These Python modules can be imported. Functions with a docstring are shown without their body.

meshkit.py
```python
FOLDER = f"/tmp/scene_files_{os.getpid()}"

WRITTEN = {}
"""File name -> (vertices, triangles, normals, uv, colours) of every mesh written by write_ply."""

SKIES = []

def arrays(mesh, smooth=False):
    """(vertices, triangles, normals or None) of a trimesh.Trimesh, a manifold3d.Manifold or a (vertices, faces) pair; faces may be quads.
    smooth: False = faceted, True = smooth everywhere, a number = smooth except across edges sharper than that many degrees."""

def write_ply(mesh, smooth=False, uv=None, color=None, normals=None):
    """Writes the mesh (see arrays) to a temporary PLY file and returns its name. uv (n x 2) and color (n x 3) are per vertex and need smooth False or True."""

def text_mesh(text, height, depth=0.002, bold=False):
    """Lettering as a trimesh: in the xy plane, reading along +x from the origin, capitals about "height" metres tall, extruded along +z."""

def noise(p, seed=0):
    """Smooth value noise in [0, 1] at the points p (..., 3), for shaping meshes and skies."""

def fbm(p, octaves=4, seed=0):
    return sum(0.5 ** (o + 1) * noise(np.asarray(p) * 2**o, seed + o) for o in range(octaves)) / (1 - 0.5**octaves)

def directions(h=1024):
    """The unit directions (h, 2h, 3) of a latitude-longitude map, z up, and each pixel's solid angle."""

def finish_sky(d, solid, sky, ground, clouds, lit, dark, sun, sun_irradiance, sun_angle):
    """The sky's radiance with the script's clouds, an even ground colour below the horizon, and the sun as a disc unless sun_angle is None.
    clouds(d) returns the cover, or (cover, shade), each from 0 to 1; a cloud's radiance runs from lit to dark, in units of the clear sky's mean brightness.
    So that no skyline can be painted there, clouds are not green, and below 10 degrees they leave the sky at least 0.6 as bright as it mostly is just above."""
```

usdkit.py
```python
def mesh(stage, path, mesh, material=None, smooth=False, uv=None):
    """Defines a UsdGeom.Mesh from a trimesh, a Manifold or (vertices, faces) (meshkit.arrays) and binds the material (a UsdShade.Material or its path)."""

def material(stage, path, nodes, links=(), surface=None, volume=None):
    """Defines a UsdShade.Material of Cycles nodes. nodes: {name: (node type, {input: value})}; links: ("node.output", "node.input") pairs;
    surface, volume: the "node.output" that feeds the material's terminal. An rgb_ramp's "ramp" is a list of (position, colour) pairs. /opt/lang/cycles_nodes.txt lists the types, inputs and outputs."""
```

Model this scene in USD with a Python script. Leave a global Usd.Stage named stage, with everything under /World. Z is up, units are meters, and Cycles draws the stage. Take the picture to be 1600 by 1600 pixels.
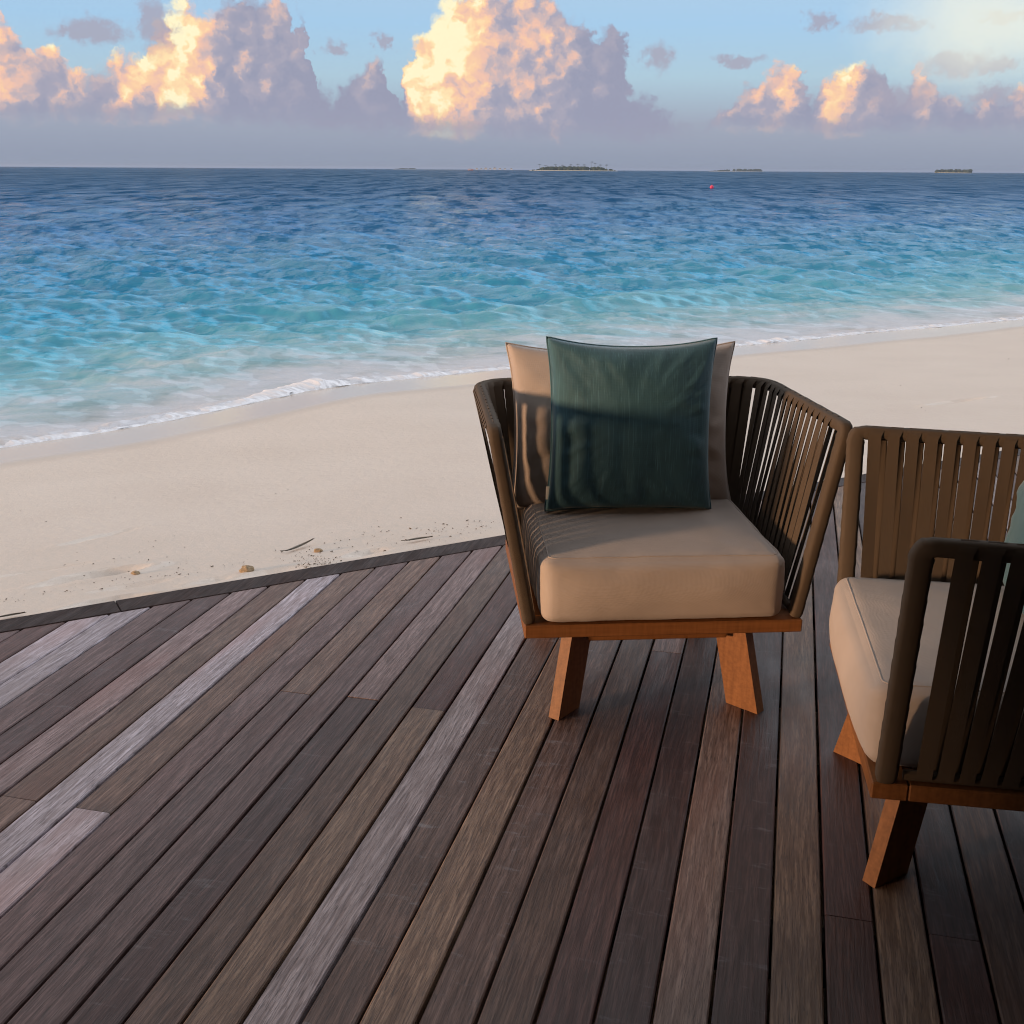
import math, random
import numpy as np, trimesh
from scipy.interpolate import PchipInterpolator
from pxr import Usd, UsdGeom, UsdLux, UsdShade, Gf, Sdf, Vt
import usdkit, meshkit

stage = Usd.Stage.CreateInMemory()
UsdGeom.SetStageUpAxis(stage, 'Z'); UsdGeom.SetStageMetersPerUnit(stage, 1.0)
UsdGeom.Xform.Define(stage, '/World')
random.seed(7); rng = np.random.default_rng(7)

# ------------------------------------------------------------------ camera
EYE = np.array([0.0, 0.0, 1.43])
FPX = 1733.0                                   # focal length for a picture 1600 wide
PITCH = math.atan((800 - 265) / FPX); ROLL = math.atan(10 / 1600)
CF = np.array([0, math.cos(PITCH), -math.sin(PITCH)]); CU0 = np.array([0, math.sin(PITCH), math.cos(PITCH)]); CR0 = np.array([1.0, 0, 0])
CR = math.cos(ROLL) * CR0 + math.sin(ROLL) * CU0; CU = -math.sin(ROLL) * CR0 + math.cos(ROLL) * CU0
cam = UsdGeom.Camera.Define(stage, '/World/camera')
cam.CreateHorizontalApertureAttr(24.0); cam.CreateVerticalApertureAttr(24.0)
cam.CreateFocalLengthAttr(24.0 * FPX / 1600)
cam.AddTransformOp().Set(Gf.Matrix4d(*CR, 0, *CU, 0, *(-CF), 0, *EYE, 1))
EXPOSURE = 1.0
cam.CreateExposureAttr(EXPOSURE)
cam.CreateClippingRangeAttr(Gf.Vec2f(0.05, 100000))

def ray(px, py):
    d = CF + (px - 800) / FPX * CR - (py - 800) / FPX * CU
    return d / np.linalg.norm(d)
def at(px, py, z):
    d = ray(px, py); return EYE + (z - EYE[2]) / d[2] * d
def azel(px, py):
    d = ray(px, py); return math.degrees(math.atan2(d[0], d[1])), math.degrees(math.asin(d[2]))

# ------------------------------------------------------------------ sky and sun
SUN_PHI, SUN_EL = math.radians(25), math.radians(4.3)
SUN = np.array([-math.cos(SUN_PHI) * math.cos(SUN_EL), -math.sin(SUN_PHI) * math.cos(SUN_EL), math.sin(SUN_EL)])
SUN_ROT = math.atan2(SUN[0], SUN[1])
SKY_STRENGTH = 0.15
GAIN = 1.0 / (SKY_STRENGTH * 2 ** EXPOSURE)     # turns a brightness of the picture into one of the sky

class Net:
    """A growing list of shader nodes."""
    def __init__(self): self.n, self.l, self.k = {}, [], 0
    def add(self, kind, links=(), **inputs):
        self.k += 1; name = 'n%d' % self.k
        self.n[name] = (kind, inputs)
        for sock, src in (links.items() if isinstance(links, dict) else links): self.l.append((src, name + '.' + sock))
        return name
    def math(self, op, a, b=None, c=None, clamp=False):
        links, ins = {}, {'math_type': op, 'use_clamp': clamp}
        for i, v in enumerate((a, b, c)):
            if v is None: continue
            if isinstance(v, str): links['value%d' % (i + 1)] = v
            else: ins['value%d' % (i + 1)] = float(v)
        return self.add('math', links, **ins) + '.value'
    def vmath(self, op, a, b=None, c=None):
        links, ins = {}, {'math_type': op}
        for i, v in enumerate((a, b, c)):
            if v is None: continue
            if isinstance(v, str): links['vector%d' % (i + 1)] = v
            else: ins['vector%d' % (i + 1)] = tuple(v)
        return self.add('vector_math', links, **ins) + '.vector'
    def vlen(self, a):
        return self.add('vector_math', {'vector1': a}, math_type='length') + '.value'
    def remap(self, v, a, b, lo=0.0, hi=1.0, kind='smoothstep'):
        return self.add('map_range', {'value': v}, range_type=kind, from_min=a, from_max=b, to_min=lo, to_max=hi, clamp=True) + '.result'
    def mix(self, fac, a, b, kind='mix'):
        links, ins = {}, {'blend_type': kind, 'use_clamp': True}
        for s, v in (('fac', fac), ('a', a), ('b', b)):
            if isinstance(v, str): links[s] = v
            else: ins[s] = v
        return self.add('mix_color', links, **ins) + '.result'
    def noise(self, vec, scale, detail=3.0, rough=0.5, out='fac', **kw):
        return self.add('noise_texture', {'vector': vec}, scale=scale, detail=detail, roughness=rough, **kw) + '.' + out
    def ramp(self, fac, stops):
        return self.add('rgb_ramp', {'fac': fac}, ramp=stops) + '.color'
    def mapping(self, vec, scale=(1, 1, 1), loc=(0, 0, 0), rot=(0, 0, 0)):
        return self.add('mapping', {'vector': vec}, mapping_type='point', scale=scale, location=loc, rotation=rot) + '.vector'
    def build(self, path, surface=None, volume=None):
        return usdkit.material(stage, path, self.n, self.l, surface=surface, volume=volume)

def G(c): return tuple(float(x) * GAIN for x in c)

def sky_material():
    N = Net()
    tc = N.add('texture_coordinate') + '.generated'
    d = N.vmath('normalize', tc)
    s = N.add('separate_xyz', {'vector': d})
    az = N.math('multiply', N.math('arctan2', s + '.x', s + '.y'), 57.29578)
    el = N.math('multiply', N.math('arcsine', s + '.z'), 57.29578)
    q0 = N.add('combine_xyz', {'x': az, 'y': el}) + '.vector'
    tex = N.add('sky_texture', sky_type='single_scattering', sun_disc=False, sun_elevation=SUN_EL, sun_rotation=SUN_ROT, aerosol_density=0.6, ozone_density=2.0, air_density=1.0) + '.color'
    tex = N.mix(1.0, tex, (1.12, 1.0, 1.06), 'multiply')
    # blue of the open sky above, lavender haze near the horizon, all the way round
    f = N.remap(el, -2.0, 24.0, 0.0, 1.0, 'linear')
    grad = N.ramp(f, [(0.0, G((.25, .315, .445))), (.077, G((.255, .32, .45))), (.16, G((.335, .39, .52))), (.24, G((.42, .60, .74))), (.33, G((.38, .61, .86))), (.52, G((.52, .63, .77))), (.75, G((.76, .78, .82))), (1.0, G((.98, .95, .92)))])
    mixf = N.remap(el, 4.0, 50.0, 0.93, 0.55, 'linear')
    sky = N.mix(mixf, tex, grad)
    # clouds: ellipses (degrees) whose edges are broken up by noise and billows
    def P(px, py, rx, ry): a, e = azel(px, py); return a, e, rx / 30.2, ry / 30.2
    # cumulus: the height of their tops, of their flat bases and how much of the low sun they catch, by azimuth
    TOPS = [(-40, 30), (0, 12), (18, 16), (34, 40), (48, 66), (62, 72), (84, 62), (104, 70), (122, 100), (145, 108), (163, 90), (182, 76), (212, 72), (228, 84), (240, 60), (252, 12), (268, 0), (300, -16), (322, 0), (336, 10), (352, -8), (400, -20), (450, -26), (476, -8), (486, 20), (474, 60), (488, 118), (505, 128), (520, 142), (534, 118), (558, 94), (580, 80), (600, 80), (612, 104), (620, 150), (630, 146), (637, 92), (648, 52), (668, 26), (690, -6), (740, -30), (800, -30), (850, -14), (884, 6), (915, 14), (932, 32), (950, 24), (966, 40), (980, 74), (988, 122), (1000, 148), (1022, 150), (1036, 166), (1052, 176), (1068, 188), (1085, 206), (1100, 190), (1115, 168), (1134, 158), (1150, 126), (1164, 106), (1182, 112), (1200, 98), (1214, 88), (1236, 85), (1250, 94), (1260, 122), (1270, 146), (1282, 112), (1292, 96), (1312, 87), (1332, 92), (1352, 85), (1372, 88), (1386, 112), (1396, 146), (1410, 126), (1426, 104), (1450, 98), (1470, 106), (1482, 134), (1500, 150), (1522, 140), (1550, 152), (1580, 138), (1640, 120)]
    BASES = [(-40, 184), (300, 186), (600, 200), (900, 214), (1060, 212), (1100, 200), (1640, 200)]
    CATCH = [(-40, .70), (60, .70), (125, .66), (160, .70), (210, .76), (300, .84), (330, .66), (350, .30), (400, .22), (460, .30), (490, .12), (600, .06), (625, .30), (645, .90), (740, .82), (775, .50), (830, .50), (870, .62), (905, .24), (960, .06), (1060, .10), (1110, .42), (1160, .46), (1235, .66), (1260, .40), (1290, .86), (1330, .80), (1375, .40), (1400, .40), (1440, .62), (1475, .40), (1560, .50), (1640, .5)]
    W0, W1 = -27.0, 27.0
    def table(rows, f):
        pts = sorted((azel(x, 130)[0], f(x, v)) for x, v in rows); aa = np.linspace(W0, W1, 256)
        return np.interp(aa, [p[0] for p in pts], [p[1] for p in pts])
    tt = table(TOPS, lambda x, y: azel(x, y)[1] / 12); bb = table(BASES, lambda x, y: azel(x, y)[1] / 12); cc = table(CATCH, lambda x, v: v)
    stops = [(k / 255, (max(tt[k], 0), max(bb[k], 0), cc[k])) for k in range(256)]
    n1 = N.noise(q0, 0.42, 2, 0.5, 'color'); n2 = N.noise(q0, 1.9, 5, 0.62, 'color')
    c1 = N.vmath('subtract', n1, (.5, .5, .5)); c2 = N.vmath('subtract', n2, (.5, .5, .5))
    q = N.vmath('add', q0, N.vmath('add', N.vmath('multiply', c1, (1.5, 1.0, 0)), N.vmath('multiply', c2, (1.15, .95, 0))))
    def look(qq):
        s = N.add('separate_xyz', {'vector': qq})
        # beyond the frame the same skyline goes on, turned back and forth, all the way round
        u = N.math('divide', N.math('pingpong', N.math('subtract', s + '.x', W0), W1 - W0), W1 - W0)
        c = N.add('separate_color', {'color': N.ramp(u, stops)}, color_type='rgb')
        return s + '.y', N.math('multiply', c + '.r', 12.0), N.math('multiply', c + '.g', 12.0), c + '.b'
    def relief(qq):
        v = N.add('voronoi_texture', {'vector': qq}, dimensions='2D', feature='smooth_f1', scale=0.75, smoothness=0.6, detail=2.0, roughness=0.45, lacunarity=2.2) + '.distance'
        return N.math('multiply', v, -1.0)
    e, top, base, catch = look(q)
    r0 = relief(q); r1 = relief(N.vmath('add', q, (-0.42, 0.24, 0)))
    inside = N.math('add', N.math('subtract', top, e), N.math('multiply', N.math('add', r0, 0.45), 1.1))      # degrees below the top
    above = N.math('subtract', e, base)
    cover = N.math('multiply', N.remap(inside, -.14, .55), N.remap(above, -.45, .35))
    _, top1, _, _ = look(N.vmath('add', q, (-1.5, 0, 0)))
    flank = N.math('maximum', N.math('minimum', N.math('subtract', top, top1), 2.6), -1.4)
    light = N.math('multiply_add', N.math('subtract', catch, .5), 1.15, N.math('multiply', N.math('subtract', r0, r1), 0.62))
    light = N.math('add', light, N.math('multiply', flank, .11))
    light = N.math('add', light, N.remap(above, .1, 3.2, -.22, .14, 'linear'))
    light = N.math('add', light, N.math('multiply', N.math('subtract', N.noise(q, 0.42, 3, 0.45), .5), 1.1))
    lf = N.remap(light, -0.42, 0.72, 0.0, 1.0, 'linear')
    col = N.ramp(lf, [(0, G((.33, .345, .46))), (.30, G((.41, .395, .49))), (.48, G((.60, .48, .49))), (.64, G((.90, .56, .44))), (.80, G((1.0, .65, .40))), (.92, G((1.03, .80, .46))), (1.0, G((1.05, .94, .62)))])
    col = N.mix(N.math('multiply', N.remap(above, -.3, .15), N.remap(above, .25, .75, .75, 0)), col, G((.335, .345, .455)))
    dens = N.remap(above, -.3, 1.0, .74, 1.0)        # clouds sink into the haze towards the horizon
    sky = N.mix(N.math('multiply', cover, dens), sky, col)
    w1, w2 = N.vmath('multiply', c1, (1.7, 1.2, 0)), N.vmath('multiply', c2, (1.0, .8, 0))
    # small grey scraps in shade
    small = [P(150, 45, 46, 20), P(120, 55, 30, 12), P(240, 35, 26, 44), P(1030, 92, 28, 22), P(1500, 98, 56, 20), P(1560, 105, 36, 12), P(1385, 36, 56, 13), P(1280, 32, 28, 12), P(1570, 22, 40, 10), P(600, 60, 16, 16), P(520, 75, 20, 12), P(1400, 150, 60, 22), P(1560, 150, 40, 16), P(1150, 90, 40, 8)]
    acc = None
    qs = N.vmath('add', q0, N.vmath('add', N.vmath('multiply', w1, (1.1, .8, 0)), N.vmath('multiply', w2, (2.4, 1.5, 0))))
    for a, e, rx, ry in small:
        v = N.vlen(N.vmath('multiply_add', qs, (1 / rx, 1 / ry, 0), (-a / rx, -e / ry, 0)))
        acc = v if acc is None else N.math('smoothmin', acc, v, 0.25)
    sky = N.mix(N.remap(acc, 0.35, 1.15, 0.8, 0.0), sky, G((.40, .38, .47)))
    # thin bright veil high on the right
    a, e, rx, ry = P(1550, 30, 190, 100)
    v = N.vlen(N.vmath('multiply_add', q, (1 / rx, 1 / ry, 0), (-a / rx, -e / ry, 0)))
    sky = N.mix(N.remap(v, 0.1, 1.1, 0.75, 0.0), sky, G((.92, .92, .78)))
    b = N.add('background_shader', {'color': sky}, strength=SKY_STRENGTH)
    return N.build('/World/Looks/sky', b + '.background')

dome = UsdLux.DomeLight.Define(stage, '/World/sky')
UsdShade.MaterialBindingAPI.Apply(dome.GetPrim()).Bind(sky_material())
dome.GetPrim().SetCustomDataByKey('kind', 'structure')
sun = UsdLux.DistantLight.Define(stage, '/World/sun')
sun.CreateIntensityAttr(0.5); sun.CreateNormalizeAttr(True); sun.CreateAngleAttr(6.5); sun.CreateColorAttr(Gf.Vec3f(1.0, 0.62, 0.36))
sun.AddTransformOp().Set(Gf.Matrix4d().SetRotate(Gf.Rotation(Gf.Vec3d(0, 0, 1), Gf.Vec3d(*SUN))))

# ------------------------------------------------------------------ helpers
used = {}
def numbered(parent, name):
    k = used.get((parent, name), 0); used[(parent, name)] = k + 1
    return name if k == 0 else '%s_%03d' % (name, k)
def say(prim, label=None, cat=None, group=None, kind=None):
    for k, v in (('label', label), ('category', cat), ('group', group), ('kind', kind)):
        if v: prim.SetCustomDataByKey(k, v)
    return prim
def obj(name, mesh, mat, parent='/World', smooth=35, primvars=None, uv=None):
    path = parent + '/' + numbered(parent, name)
    m = usdkit.mesh(stage, path, mesh, mat, smooth=smooth, uv=uv)
    for k, (typ, val, interp) in (primvars or {}).items():
        UsdGeom.PrimvarsAPI(m).CreatePrimvar(k, typ, interp).Set(val)
    return m.GetPrim()
def thing(name, label, cat, loc=(0, 0, 0), yaw=0.0, group=None, kind=None):
    path = '/World/' + numbered('/World', name)
    x = UsdGeom.Xform.Define(stage, path)
    x.AddTranslateOp().Set(Gf.Vec3d(*map(float, loc))); x.AddRotateZOp().Set(math.degrees(yaw))
    return say(x.GetPrim(), label, cat, group, kind)
def copy(src, label, loc, yaw):
    d = src.GetCustomData(); name = src.GetName()
    p = thing(name, label, d.get('category'), loc, yaw, d.get('group'))
    p.GetReferences().AddInternalReference(src.GetPath()); p.SetInstanceable(True)
    return p
def cat_(ms): return trimesh.util.concatenate(ms)
def grid_faces(nu, nv, closed_u=False, closed_v=False):
    i = np.arange(nu if closed_u else nu - 1); j = np.arange(nv if closed_v else nv - 1)
    I, J = np.meshgrid(i, j, indexing='ij'); I2, J2 = (I + 1) % nu, (J + 1) % nv
    a, b, c, d = I * nv + J, I2 * nv + J, I2 * nv + J2, I * nv + J2
    return np.vstack([np.stack([a, b, c], -1).reshape(-1, 3), np.stack([a, c, d], -1).reshape(-1, 3)])
def frames(p, up):
    t = np.gradient(p, axis=0); t /= np.linalg.norm(t, axis=1, keepdims=True)
    s = np.cross(t, up); s /= np.linalg.norm(s, axis=1, keepdims=True)
    return t, s, np.cross(s, t)
def sweep(path, w, h, sides=12, up=(0, 0, 1), expo=0.55, scale=None, closed=False):
    """A rounded bar of width w (sideways) and height h swept along a path."""
    p = np.asarray(path, float); t, s, n = frames(p, np.asarray(up, float))
    a = np.arange(sides) * 2 * np.pi / sides
    cx = np.sign(np.cos(a)) * np.abs(np.cos(a)) ** expo; cy = np.sign(np.sin(a)) * np.abs(np.sin(a)) ** expo
    sc = np.ones(len(p)) if scale is None else scale
    v = p[:, None] + (sc[:, None] * w / 2 * cx)[..., None] * s[:, None] + (sc[:, None] * h / 2 * cy)[..., None] * n[:, None]
    f = grid_faces(len(p), sides, closed, True)
    V = v.reshape(-1, 3)
    if not closed:
        k = len(V); V = np.vstack([V, p[0], p[-1]]); L = (len(p) - 1) * sides
        f = np.vstack([f] + [[[k, (j + 1) % sides, j], [k + 1, L + j, L + (j + 1) % sides]] for j in range(sides)])
    m = trimesh.Trimesh(V, f, process=False); m.fix_normals(); return m
def chamfer_box(size, c, centre=(0, 0, 0)):
    import manifold3d as mf
    x, y, z = np.array(size) / 2
    pts = []
    for sx in (-1, 1):
        for sy in (-1, 1):
            for sz in (-1, 1):
                pts += [(sx * x, sy * (y - c), sz * (z - c)), (sx * (x - c), sy * y, sz * (z - c)), (sx * (x - c), sy * (y - c), sz * z)]
    m = trimesh.convex.convex_hull(np.array(pts) + np.array(centre)); return m
def hull(pts): return trimesh.convex.convex_hull(np.asarray(pts, float))
F3, F1 = Sdf.ValueTypeNames.Color3fArray, Sdf.ValueTypeNames.FloatArray

# ------------------------------------------------------------------ materials
def wood_deck_mat(name='weathered_deck_wood', spec=.5):
    N = Net()
    oc = N.add('texture_coordinate') + '.object'
    tone = N.add('attribute', attribute='tone') + '.color'
    trait = N.add('attribute', attribute='trait') + '.color'         # x: shift of the grain, y: greyness, z: wear
    ts = N.add('separate_xyz', {'vector': trait})
    shift = N.vmath('multiply', trait, (37.0, 0.0, 91.0))
    v = N.vmath('add', oc, N.vmath('multiply', N.add('combine_xyz', {'x': ts + '.x', 'y': ts + '.x', 'z': ts + '.x'}) + '.vector', (37.0, 13.0, 0.0)))
    wob = N.vmath('multiply', N.vmath('subtract', N.noise(N.mapping(v, (1.3, 5, 1)), 1.0, 2, .5, 'color'), (.5, .5, .5)), (0, .035, 0))
    v2 = N.vmath('add', v, wob)
    fine = N.noise(N.mapping(v2, (13, 210, 30)), 1.0, 5, .68)
    mid = N.noise(N.mapping(v2, (5.0, 75, 8)), 1.0, 4, .6)
    blot = N.noise(N.mapping(v, (3.6, 14, 1)), 1.0, 5, .62)
    blot2 = N.noise(N.mapping(v, (1.0, 4.5, 1), (3, 7, 2)), 1.0, 3, .55)
    c = N.mix(N.remap(mid, .32, .68, 0.0, 1.0), N.mix(1.0, tone, (.60, .55, .53), 'multiply'), N.mix(1.0, tone, (1.32, 1.32, 1.32), 'multiply'))
    c = N.mix(N.remap(fine, .38, .56, 0.8, 0.0), c, N.mix(1.0, tone, (.36, .30, .28), 'multiply'))
    fig = N.noise(N.mapping(v2, (.9, 11, 1), (2, 5, 1)), 1.0, 2, .45)
    lines = N.math('sine', N.math('multiply', N.math('add', fig, N.math('multiply', mid, .06)), 95.0))
    c = N.mix(N.remap(lines, .0, .9, 0, .5, 'linear'), c, N.mix(1.0, tone, (.48, .42, .40), 'multiply'))
    dash = N.noise(N.mapping(v, (24, 260, 9), (1, 2, 3)), 1.0, 2, .5)
    c = N.mix(N.remap(dash, .60, .68, 0.0, .6), c, (.030, .021, .018))
    # silvered by the weather in streaks and patches
    sil = N.math('multiply', N.remap(N.math('add', blot, N.math('multiply', N.math('subtract', mid, .5), .5)), .44, .70, 0.0, 1.0), N.math('multiply_add', ts + '.y', .62, .06, True))
    c = N.mix(sil, c, (.35, .295, .30))
    rd = N.math('multiply', N.remap(blot2, .52, .74, 0.0, 1.0), .5)
    c = N.mix(rd, c, N.mix(1.0, tone, (.88, .62, .55), 'multiply'))
    # scuffs across the boards
    sc = N.noise(N.mapping(v, (26, 7, 1)), 1.0, 5, .7)
    c = N.mix(N.math('multiply', N.remap(sc, .56, .72, 0.0, 1.0), N.math('multiply', ts + '.z', .55)), c, (.30, .29, .31))
    h = N.math('add', N.math('multiply', fine, .55), N.math('multiply', mid, .8))
    bump = N.add('bump', {'height': h}, strength=0.6, distance=0.004)
    rough = N.remap(blot, .3, .7, 0.36, 0.60, 'linear')
    p = N.add('principled_bsdf', {'base_color': c, 'normal': bump + '.normal', 'roughness': rough}, specular_ior_level=spec)
    return N.build('/World/Looks/' + name, p + '.BSDF')

def teak_mat():
    N = Net()
    oc = N.add('texture_coordinate') + '.object'
    nz = N.noise(N.mapping(oc, (6, 110, 110)), 1.0, 4, .6)
    nz2 = N.noise(N.mapping(oc, (90, 90, 7), (4, 1, 2)), 1.0, 4, .6)
    both = N.math('multiply', N.math('add', nz, nz2), .5)
    c = N.ramp(N.remap(both, .34, .66, 0, 1, 'linear'), [(0, (.15, .058, .019)), (.5, (.205, .082, .027)), (1, (.255, .106, .037))])
    b = N.add('bump', {'height': both}, strength=.25, distance=.001)
    p = N.add('principled_bsdf', {'base_color': c, 'normal': b + '.normal'}, roughness=.5, specular_ior_level=.25)
    return N.build('/World/Looks/teak', p + '.BSDF')

def fabric_mat(name, col, weave=900.0, var=.12, slub=False, sheen=.15, rough=.85, bumpd=.0006):
    N = Net()
    oc = N.add('texture_coordinate') + '.object'
    wa = N.add('wave_texture', {'vector': oc}, wave_type='bands', bands_direction='x', scale=weave / 6.28, distortion=.6, detail=1) + '.fac'
    wb = N.add('wave_texture', {'vector': oc}, wave_type='bands', bands_direction='z', scale=weave / 6.28, distortion=.6, detail=1) + '.fac'
    cloud = N.noise(oc, 9, 4, .6)
    c = N.mix(N.remap(cloud, .3, .7, 0, 1, 'linear'), tuple(x * (1 - var) for x in col), tuple(x * (1 + var) for x in col))
    h = N.math('add', wa, wb)
    if slub:                                       # raw-silk look: fine vertical threads of uneven tone
        s1 = N.noise(N.mapping(oc, (420, 60, 6)), 1.0, 3, .6)
        s2 = N.noise(N.mapping(oc, (150, 30, 4), (5, 2, 1)), 1.0, 3, .6)
        c = N.mix(N.remap(s1, .54, .70, 0, .55), c, tuple(min(1, x * 2.0 + .02) for x in col))
        c = N.mix(N.remap(s2, .52, .72, 0, .4), c, tuple(x * .55 for x in col))
        h = N.math('add', h, N.math('multiply', s1, 2.0))
    b = N.add('bump', {'height': h}, strength=.35, distance=bumpd)
    p = N.add('principled_bsdf', {'base_color': c, 'normal': b + '.normal'}, roughness=rough, specular_ior_level=.25, sheen_weight=sheen, sheen_roughness=.4)
    return N.build('/World/Looks/' + name, p + '.BSDF')

def webbing_mat():
    N = Net()
    oc = N.add('texture_coordinate') + '.object'
    n1 = N.noise(oc, 700, 3, .6); n2 = N.noise(oc, 30, 3, .5)
    c = N.mix(N.remap(n1, .35, .65, 0, 1, 'linear'), (.058, .041, .027), (.116, .083, .056))
    c = N.mix(N.remap(n2, .3, .7, 0, .35, 'linear'), c, (.066, .051, .039))
    b = N.add('bump', {'height': n1}, strength=.5, distance=.001)
    p = N.add('principled_bsdf', {'base_color': c, 'normal': b + '.normal'}, roughness=.8, specular_ior_level=.3)
    return N.build('/World/Looks/brown_webbing', p + '.BSDF')

def plain_mat(name, col, rough=.7, spec=.4, ns=0, amt=.15):
    N = Net()
    if ns:
        oc = N.add('geometry') + '.position'
        n = N.noise(oc, ns, 4, .6)
        c = N.mix(N.remap(n, .3, .7, 0, 1, 'linear'), tuple(x * (1 - amt) for x in col), tuple(x * (1 + amt) for x in col))
        p = N.add('principled_bsdf', {'base_color': c}, roughness=rough, specular_ior_level=spec)
    else:
        p = N.add('principled_bsdf', base_color=col, roughness=rough, specular_ior_level=spec)
    return N.build('/World/Looks/' + name, p + '.BSDF')

def sand_mat():
    N = Net()
    pos = N.add('geometry') + '.position'
    wet = N.add('attribute', attribute='wet') + '.fac'
    n1 = N.noise(pos, 1.1, 4, .55); n2 = N.noise(pos, 260, 3, .65); n3 = N.noise(pos, 14, 5, .65)
    c = N.mix(N.remap(n1, .3, .7, 0, 1, 'linear'), (.73, .635, .55), (.78, .685, .60))
    c = N.mix(N.remap(n2, .34, .5, .35, 0, 'linear'), c, (.42, .33, .25))
    c = N.mix(N.remap(n3, .60, .75, 0, .10, 'linear'), c, (.50, .40, .30))
    c = N.mix(N.math('multiply', wet, .55), c, (.42, .33, .26))
    h = N.math('add', N.math('multiply', n2, .25), N.math('multiply', n3, 1.0))
    st = N.remap(wet, 0.0, .8, .5, .04, 'linear')
    b = N.add('bump', {'height': h, 'strength': st}, distance=.012)
    rough = N.remap(wet, .15, .9, .9, .20, 'linear')
    p = N.add('principled_bsdf', {'base_color': c, 'normal': b + '.normal', 'roughness': rough}, specular_ior_level=.5)
    return N.build('/World/Looks/coral_sand', p + '.BSDF')

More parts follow.
